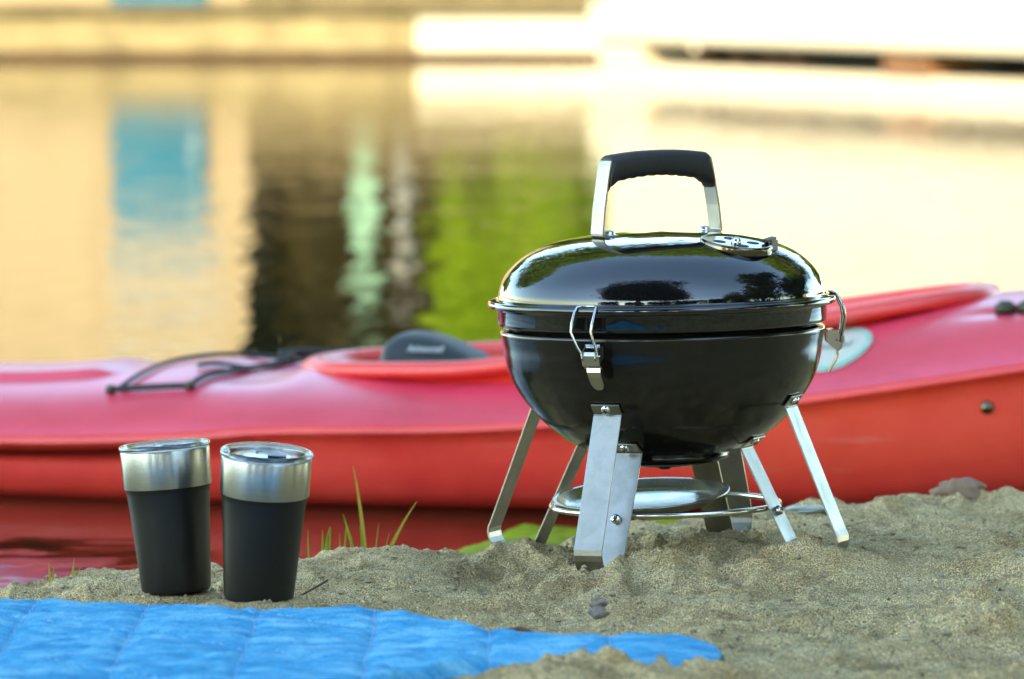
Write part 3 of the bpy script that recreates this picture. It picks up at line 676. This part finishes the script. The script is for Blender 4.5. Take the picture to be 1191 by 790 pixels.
# damper on the lid
va, vr = 44, 121
vc = rad(va)*(vr*k_); sl = math.atan((lidz((vr-12)*k_)-lidz((vr+12)*k_))/(24*k_))
sl = R(10.5)
vn = (rad(va)*math.sin(sl)+Vector((0, 0, math.cos(sl)))).normalized()
vm = Matrix((tan_(va), vn.cross(tan_(va)), vn)).transposed()
vc.z = lidz(vr*k_)-.0022
dm = MB().lathe([(.0001, .003), (.030, .003), (.0325, .0031), (.0355, .0045), (.0372, .004), (.0378, .002), (.0378, -.004)], 96, vc, vm).build('damper', M_damp, gr_)
for q_ in range(4):
    w = R(45+20+90*q_); c = vc+vm @ Vector((.0185*math.cos(w), .0185*math.sin(w), .0033))
    MB().lathe([(.0001, .0), (.0066, .0), (.0066, -.001)], 24, c, vm).build('vent_hole', M_dark, dm)
MB().lathe([(0.0001, .0045), (.003, .0042), (.0052, .002), (.0055, -.001)], 20, vc+vm @ Vector((0, 0, .004)), vm).build('rivet', M_chrome, dm)
w = R(-14); tb_ = vm @ Vector((math.cos(w), math.sin(w), 0)); tc_ = vc+tb_*.036+vn*.006
mt = Matrix((tb_, vn.cross(tb_), vn)).transposed()
hb = MB().box(tc_+tb_*.004, (.026, .006, .003), mat=mt @ Matrix.Rotation(R(35), 3, 'Z')).build('damper_lever', M_nylon, dm, bevel=.0006)
cc_ = P3(50, 140, 0); 
la = math.degrees(math.atan2(tc_.x, -tc_.y)); lr = math.hypot(tc_.x, tc_.y)+.009
MB().box(Vector((rad(la).x*lr, rad(la).y*lr, lidz(lr)+.003)), (.014, .003, .013), mat=Matrix((tan_(la), rad(la), Vector((0, 0, 1)))).transposed()).build('lever_tab', M_nylon, hb, bevel=.0006)
# latches
def latch(a):
    r0 = empty('latch', (0, 0, 0)); r0.parent = gr_; t = tan_(a); rd = rad(a)
    def Q(w, r, y): return P3(a, r, y)+t*(w*k_)
    mb = MB()
    P = [Q(15, 208, 402), Q(15.2, 209, 397), Q(14, 210.5, 388), Q(10, 212.5, 372), Q(11, 211, 362), Q(12.2, 206, 350), Q(12.0, 202, 344.6), Q(9, 197, 343.5), Q(-9, 197, 343.5), Q(-12.0, 202, 344.6), Q(-13.4, 206, 350), Q(-14.5, 211, 362), Q(-15, 212.5, 372), Q(-9, 210.5, 388), Q(-4, 209, 397), Q(-2.5, 208, 402)]
    mb.tube(P, .0015, 8); mb.build('wire_bail', M_wire, r0)
    c0 = 6
    def box4(pts, th, name, m=M_alu):
        return MB().strip([Q(c0+w, r, y) for w, r, y in pts], t, pts_w, th).build(name, m, r0, bevel=.0003)
    pts_w = .0165; box4([(-3, 193, 388), (0, 199.5, 387.5), (1, 203, 391)], .0016, 'bracket', M_wire)
    pts_w = .0015
    for sgn in (-8, 8.5):
        MB().add([*[Q(c0+sgn+e, r, y) for e in (-.8, .8) for r, y in ((191, 390), (201, 388), (213, 396), (213, 402), (205, 413), (192, 402))]], [(0,1,2,3,4,5), (11,10,9,8,7,6)]+[(i, 6+i, 6+(i+1) % 6, (i+1) % 6) for i in range(6)], True).build('cheek', M_alu, r0)
    MB().tube([Q(c0-10, 204, 400), Q(c0+11, 204, 400)], .0013, 8).build('pin', M_wire, r0)
    pts_w = .0195; box4([(0, 209, 395), (1, 211, 399), (2, 209, 410), (2.2, 206.5, 411.5), (2.5, 204, 414)], .0012, 'lever', M_tint)
    # finger tab: tapered with a rounded end
    Pt = []; 
    for y, r, w in ((413, 204.5, 8.5), (418, 205, 8.3), (424, 203, 8.2), (429, 200, 8.1), (433, 197.8, 7.6), (436, 196, 6.2), (438, 195, 4.2), (439, 194.4, 1.5)):
        Pt.append((y, r, w))
    vs = []
    for y, r, w in Pt:
        for sg in (-1, 1):
            for e in (0, 1.2): vs.append(Q(c0+3+(y-413)*.08+sg*w, r+e, y))
    fs = []
    for i in range(len(Pt)-1):
        o_ = i*4; n_ = o_+4
        fs += [(o_+1, o_+3, n_+3, n_+1), (o_, n_, n_+2, o_+2), (o_, o_+1, n_+1, n_), (o_+2, n_+2, n_+3, o_+3)]
    fs.append((0, 2, 3, 1)); e_ = (len(Pt)-1)*4; fs.append((e_, e_+1, e_+3, e_+2))
    MB().add(vs, fs, True).build('finger_tab', M_tint, r0)
M_tint = mat('dull_spring_steel', (.50, .46, .37), .3, 1.0)
for a in (-26.5, 93.5, 213.5): latch(a)

# ------------------------------------------------------------------ tumblers
def tumbler(label, px, py, Y, rot, h=.141):
    x, y, z = W(px, py, Y)
    t = empty('tumbler', (x, y, z), rot); tag(t, label, 'tumbler', 'steel tumblers on the sand')
    MB().lathe([(.0001, .004), (.028, .004), (.030, .0), (.0322, 0), (.0336, .0015), (.0344, .005), (.0367, .04), (.0391, .075), (.0409, .0985), (.0414, .101), (.0430, .1045), (.0432, .1052), (.0425, .1054)], 128).build('cup_body', M_powder, t)
    MB().lathe([(.0424, .1040), (.0434, .1048), (.0441, .1400), (.0438, .1415), (.0430, .1418), (.0424, .1410), (.0414, .1100)], 128).build('steel_rim', M_steel, t)
    MB().lathe([(.0412, .1385), (.0405, .105), (.0375, .075), (.0335, .03), (.0315, .012), (.0001, .010)], 96).build('inner_wall', M_steel, t)
    ld = MB().lathe([(.0001, .1405), (.034, .1405), (.0365, .1412), (.0395, .1455), (.0412, .1473), (.0432, .1476), (.0447, .1468), (.0453, .145), (.0453, .1432), (.0440, .1424), (.0420, .1424), (.0412, .1405), (.0400, .1370), (.0385, .1370), (.038, .1385), (.0001, .1385)], 128).build('clear_lid', M_clear, t)
    s = MB(); s.box((.010, .004, .1418), (.018, .012, .0016)); s.build('slider', M_slider, ld, bevel=.001)
    MB().lathe([(.0001, .0025), (.004, .0025), (.005, 0)], 20, (-.006, -.004, .1445)).build('slider_knob', M_clear, ld)
    # small steel foot glint
    return t
tumbler('black steel-rimmed tumbler leaning left, left one of the two', 203.5, 690, 5.64, (R(-.5), R(-4.6), 0))
tumbler('black steel-rimmed tumbler leaning right, its clear lid tipped into view, right of the two', 299, 699, 5.56, (R(5.5), R(3.6), 0))
# ------------------------------------------------------------------ blanket
U = np.linspace(0, 1, NU)[:, None]; Vv = np.linspace(0, 1, NV)[None, :]
BX = BK[:, 0][:, None]*(1-Vv)+FR[:, 0][:, None]*Vv; BY = BK[:, 1][:, None]*(1-Vv)+FR[:, 1][:, None]*Vv
span = np.abs(BK[:, 1]-FR[:, 1])[:, None]
dist = np.minimum(Vv, 1-Vv)*span
ca, sa = math.cos(R(17)), math.sin(R(17)); qx = BX*ca+BY*sa; qy = -BX*sa+BY*ca
wob = .006*vnoise(BX, BY, .06, 71)
def groove(c, p): t = (c/p) % 1.0; return np.minimum(t, 1-t)*p
gro = np.minimum(groove(BX+wob*.7+.02, .108), groove((BX+BY)*.7071+wob, .19))
puff = .0036*(1-np.exp(-(gro/.009)**1.2))
wr = .004*vnoise(BX, BY*2.2, .05, 72)+.0045*vnoise(BX+BY*.4, BY*2.5, .022, 73)+.0012*vnoise(BX, BY*1.5, .008, 74)+.005*vnoise(BX, BY, .16, 75)
tipf = .25+.75*sstep((1-U)*1.1/.22)
BZ = .003+((puff+wr+.004)*sstep(dist/.025+.08)+.004*sstep(dist/.012))*tipf
BZ = np.maximum(BZ, .0015)
top = np.stack([BX, BY, BZ], -1).reshape(-1, 3); F = grid_faces(NU, NV)
bl = empty('quilted_blanket', (-.2, 5.1, 0)); tag(bl, 'bright blue quilted blanket spread over the sand at lower left', 'blanket')
off = np.array([-.2, 5.1, 0])
bt = np_mesh('quilted_top', top-off, F, M_quilt, bl)
so = bt.modifiers.new('solid', 'SOLIDIFY'); so.thickness = .004; so.offset = -1
cx_, cyy = BX.mean(), BY.mean()
M_thread = mat('pale_blue_thread', (.30, .52, .70), .8)
stb = MB()
def seam(Fv, p):
    for k in range(int(Fv.min()/p)-1, int(Fv.max()/p)+2):
        line = []
        for v in range(3, NV-3):
            f = Fv[:, v]-k*p; sgn = np.nonzero(f[:-1]*f[1:] < 0)[0]
            if len(sgn): u_ = int(sgn[0]); t = f[u_]/(f[u_]-f[u_+1]); line.append((v, tuple(np.array([BX[u_, v]*(1-t)+BX[u_+1, v]*t, BY[u_, v]*(1-t)+BY[u_+1, v]*t, BZ[u_, v]*(1-t)+BZ[u_+1, v]*t+.0004])-np.array([-.2, 5.1, 0]))))
        for (v0, a_), (v1, b_) in zip(line[:-1], line[1:]):
            if v1 == v0+1 and v0 % 2: stb.tube([a_, b_], .0006, 5)
seam(BX+wob*.7+.02, .108); seam((BX+BY)*.7071+wob, .19)
tag(stb.build('stitching', M_thread, bt), kind='stuff')
un = np.stack([BX, BY-.006, BZ*0-.0005+np.where(dist > .004, .0025, 0)], -1)[::4, ::4]
ub = np_mesh('backing', un.reshape(-1, 3)-off, grid_faces(un.shape[0], un.shape[1]), M_under, bl)
so = ub.modifiers.new('solid', 'SOLIDIFY'); so.thickness = .004; so.offset = 0

# ------------------------------------------------------------------ grass tufts, rock, small litter
def blade(mb, base, tip, w, bend, seed=0):
    b0, t0 = Vector(base), Vector(tip); n = 10; L_ = (t0-b0).length; vs = []; fs = []
    ctrl = (b0+t0)/2+Vector((bend[0], 0, bend[1]))
    for i in range(n+1):
        t = i/n; p = (1-t)**2*b0+2*t*(1-t)*ctrl+t*t*t0; d_ = (2*(1-t)*(ctrl-b0)+2*t*(t0-ctrl)).normalized()
        s_ = d_.cross(Vector((0, 1, 0))).normalized(); ww = w*(1-t**2.5*.85)
        vs += [p-s_*ww, p+Vector((0, .0008, 0)), p+s_*ww]
    for i in range(n): fs += [(i*3, i*3+1, i*3+4, i*3+3), (i*3+1, i*3+2, i*3+5, i*3+4)]
    mb.add(vs, fs)
def tuft(label, blades, Y, m, px0):
    x, _, _ = W(px0, 0, Y); t = empty('grass_tuft', (x, Y, sh(x, Y)-.003)); tag(t, label, 'grass tuft', 'grass tufts at the water edge'); o_ = Vector(t.location)
    for (bx, by, tx, ty, w, bx2, bz2, mm) in blades:
        mb = MB(); b0 = Vector(W(bx, by, Y)); b0.z = min(b0.z, o_.z)-.004
        blade(mb, b0-o_, Vector(W(tx, ty, Y))-o_, w, (bx2, bz2)); mb.build('blade', mm, t)
G, Yl = M_grass, M_grass_y
tuft('tall grass tuft of three long blades right of the tumblers', [(426, 640, 410, 543, .0028, .008, .005, Yl), (426, 640, 484, 585, .0026, -.010, .012, Yl), (424, 640, 398, 600, .0025, .004, .010, G), (418, 640, 408, 625, .0018, 0, .003, G), (428, 642, 418, 612, .002, 0, 0, G), (430, 642, 440, 610, .0014, -.002, .002, G), (434, 642, 452, 622, .0013, -.003, .003, Yl)], 6.25, G, 426)
tuft('short curled green grass tuft just right of the right tumbler', [(376, 645, 383, 614, .0028, -.006, .008, G), (378, 645, 384, 616, .002, -.002, .0, G), (374, 645, 374, 618, .002, 0, 0, G), (388, 644, 402, 610, .0018, .004, .0, G), (366, 644, 357, 618, .0014, -.005, 0, G), (382, 645, 380, 622, .002, 0, 0, G), (396, 644, 394, 622, .0016, 0, 0, Yl), (404, 644, 408, 626, .0016, 0, 0, Yl)], 6.22, G, 378)
tuft('tiny yellow sprout at the far left edge of the sand', [(56, 672, 54, 655, .0014, 0, 0, Yl), (58, 672, 60, 660, .001, 0, 0, Yl)], 6.0, Yl, 56)
tuft('tiny yellow sprout leaning right near the left tumbler', [(79, 668, 84, 652, .0014, 0, 0, Yl), (80, 668, 92, 660, .001, 0, .002, Yl)], 6.05, Yl, 80)
def rock(name, label, cat, px, py, Y, sx, sy, sz, m, seed, group=None, zoff=0.0):
    import bmesh
    b = bmesh.new(); bmesh.ops.create_icosphere(b, subdivisions=4, radius=1)
    for v in b.verts:
        p = v.co; n_ = float(vnoise(np.array([p.x+3]), np.array([p.y+p.z*1.7]), .7, seed)[0])*.6+float(vnoise(np.array([p.x*1.3+p.z]), np.array([p.y]), .25, seed+1)[0])*.22
        p *= 1+n_; p.x *= sx; p.y *= sy; p.z *= sz
    me = bpy.data.meshes.new(name); b.to_mesh(me); b.free(); me.materials.append(m)
    for f in me.polygons: f.use_smooth = True
    o = bpy.data.objects.new(name, me); col.objects.link(o); x, _, z_ = W(px, py, Y); o.location = (x, Y, z_+zoff)
    tag(o, label, cat, group); return o
M_rock = wallmat('sandy_rock', (.33, .22, .15), .25, 60, .9)
M_peb = wallmat('pinkish_stone', (.30, .24, .20), .3, 80, .7)
M_char = wallmat('charcoal', (.02, .018, .016), .3, 80, .8)
M_leafb = wallmat('dry_leaf', (.16, .085, .045), .3, 90, .7)
rock('sandy_rock', 'brown clod of sand at the crest of the beach, right edge', 'rock', 1117, 573, 6.6, .028, .02, .016, M_rock, 81)
rock('pale_stone', 'pale grey stone on the sand behind the right grill leg', 'stone', 945, 594, 6.45, .022, .014, .005, M_grey, 83)
rock('pink_stone', 'upright pinkish pebble in the hollow before the grill, upper of two', 'pebble', 697, 703, 5.50, .008, .007, .006, M_peb, 85)
rock('pink_stone', 'pinkish pebble in the hollow before the grill, lower of two', 'pebble', 697, 715, 5.46, .009, .008, .0055, M_peb, 87)
rock('charcoal_piece', 'small black charcoal crumb at the foot of the right grill leg', 'charcoal', 981, 628, 6.07, .005, .005, .006, M_char, 89)
def litter(name, label, cat, pts, r, m):
    P = []
    for px, py, Y, up in pts:
        x = W(px, 0, Y)[0]; P.append(Vector((x, Y, sh(x, Y)+up)))
    o = MB().tube(P, r, 6).build(name, m); 
    c = P[0].copy(); o.data.transform(Matrix.Translation(-c)); o.location = c; tag(o, label, cat); return o
litter('sprout', 'thin pale root sprout in front of the right tumbler', 'sprout', [(337, 0, 5.50, -.002), (337.5, 0, 5.50, .006), (339, 0, 5.50, .011), (338, 0, 5.5, .014)], [.0013, .0012, .0009, .0004], M_peb)
litter('twig', 'short dark twig lying right of the right tumbler', 'twig', [(345, 0, 5.70, .003), (360, 0, 5.72, .004), (380, 0, 5.75, .003)], .0011, M_leafb)
litter('twig', 'rusty twig on the sand crest between the front and rear grill legs', 'twig', [(730, 0, 5.84, .002), (745, 0, 5.86, .003), (760, 0, 5.86, .002)], .0015, M_leafb)
litter('twig', 'dark twig in the shallow hollow below the grill', 'twig', [(590, 0, 5.3, .002), (605, 0, 5.28, .006), (620, 0, 5.26, .001)], .0022, M_leafb)

# loose crumbs of sand and plant bits, too many to count
def bits(name, label, n, r0, r1, m, seed, cat='debris'):
    g = np.random.default_rng(seed); X = g.uniform(-.62, .66, n*2); Y = g.uniform(4.85, 6.6, n*2)
    ok = ~((X < .19) & (Y < np.interp(X, BK[:, 0], BK[:, 1])+.01) & (Y > np.interp(X, FR[:, 0], FR[:, 1])-.01)) & (Y < np.interp(X, cXp, cYv)+.03)
    ok &= (vnoise(X, Y, .18, seed)+.15 > g.uniform(-.35, .35, n*2))
    X, Y = X[ok][:n], Y[ok][:n]; Z = sand_h(X, Y); k = len(X); rr = r0*(r1/r0)**(g.random(k)**2.5)
    dirs = np.array([(1, 0, 0), (-1, 0, 0), (0, 1, 0), (0, -1, 0), (0, 0, 1), (0, 0, -1)], float)
    V = dirs[None]*(rr[:, None, None]*g.uniform(.55, 1.3, (k, 6, 1)))*np.array([1.1, 1, .75]); a_ = g.uniform(0, 6.28, k)
    V = np.stack([V[..., 0]*np.cos(a_)[:, None]-V[..., 1]*np.sin(a_)[:, None], V[..., 0]*np.sin(a_)[:, None]+V[..., 1]*np.cos(a_)[:, None], V[..., 2]], -1)
    V += np.stack([X, Y, Z+rr*.25], -1)[:, None]
    T = np.array([(0, 2, 4), (2, 1, 4), (1, 3, 4), (3, 0, 4), (2, 0, 5), (1, 2, 5), (3, 1, 5), (0, 3, 5)])
    F = (T[None]+np.arange(k)[:, None, None]*6).reshape(-1, 3)
    o = np_mesh(name, V.reshape(-1, 3), F, m, None, False); tag(o, label, cat, kind='stuff')
M_crumb = wallmat('sand_crumb', (.50, .40, .24), .35, 300, .9)
bits('sand_crumbs', 'small crumbs of damp sand scattered over the beach', 5200, .0010, .0050, M_crumb, 91)
bits('dark_debris', 'dark specks of plant matter and charcoal scattered over the sand', 420, .0008, .0028, M_leafb, 92)
bits('pale_grit', 'pale grit and shell bits scattered over the sand', 380, .0008, .0024, M_stick, 93)
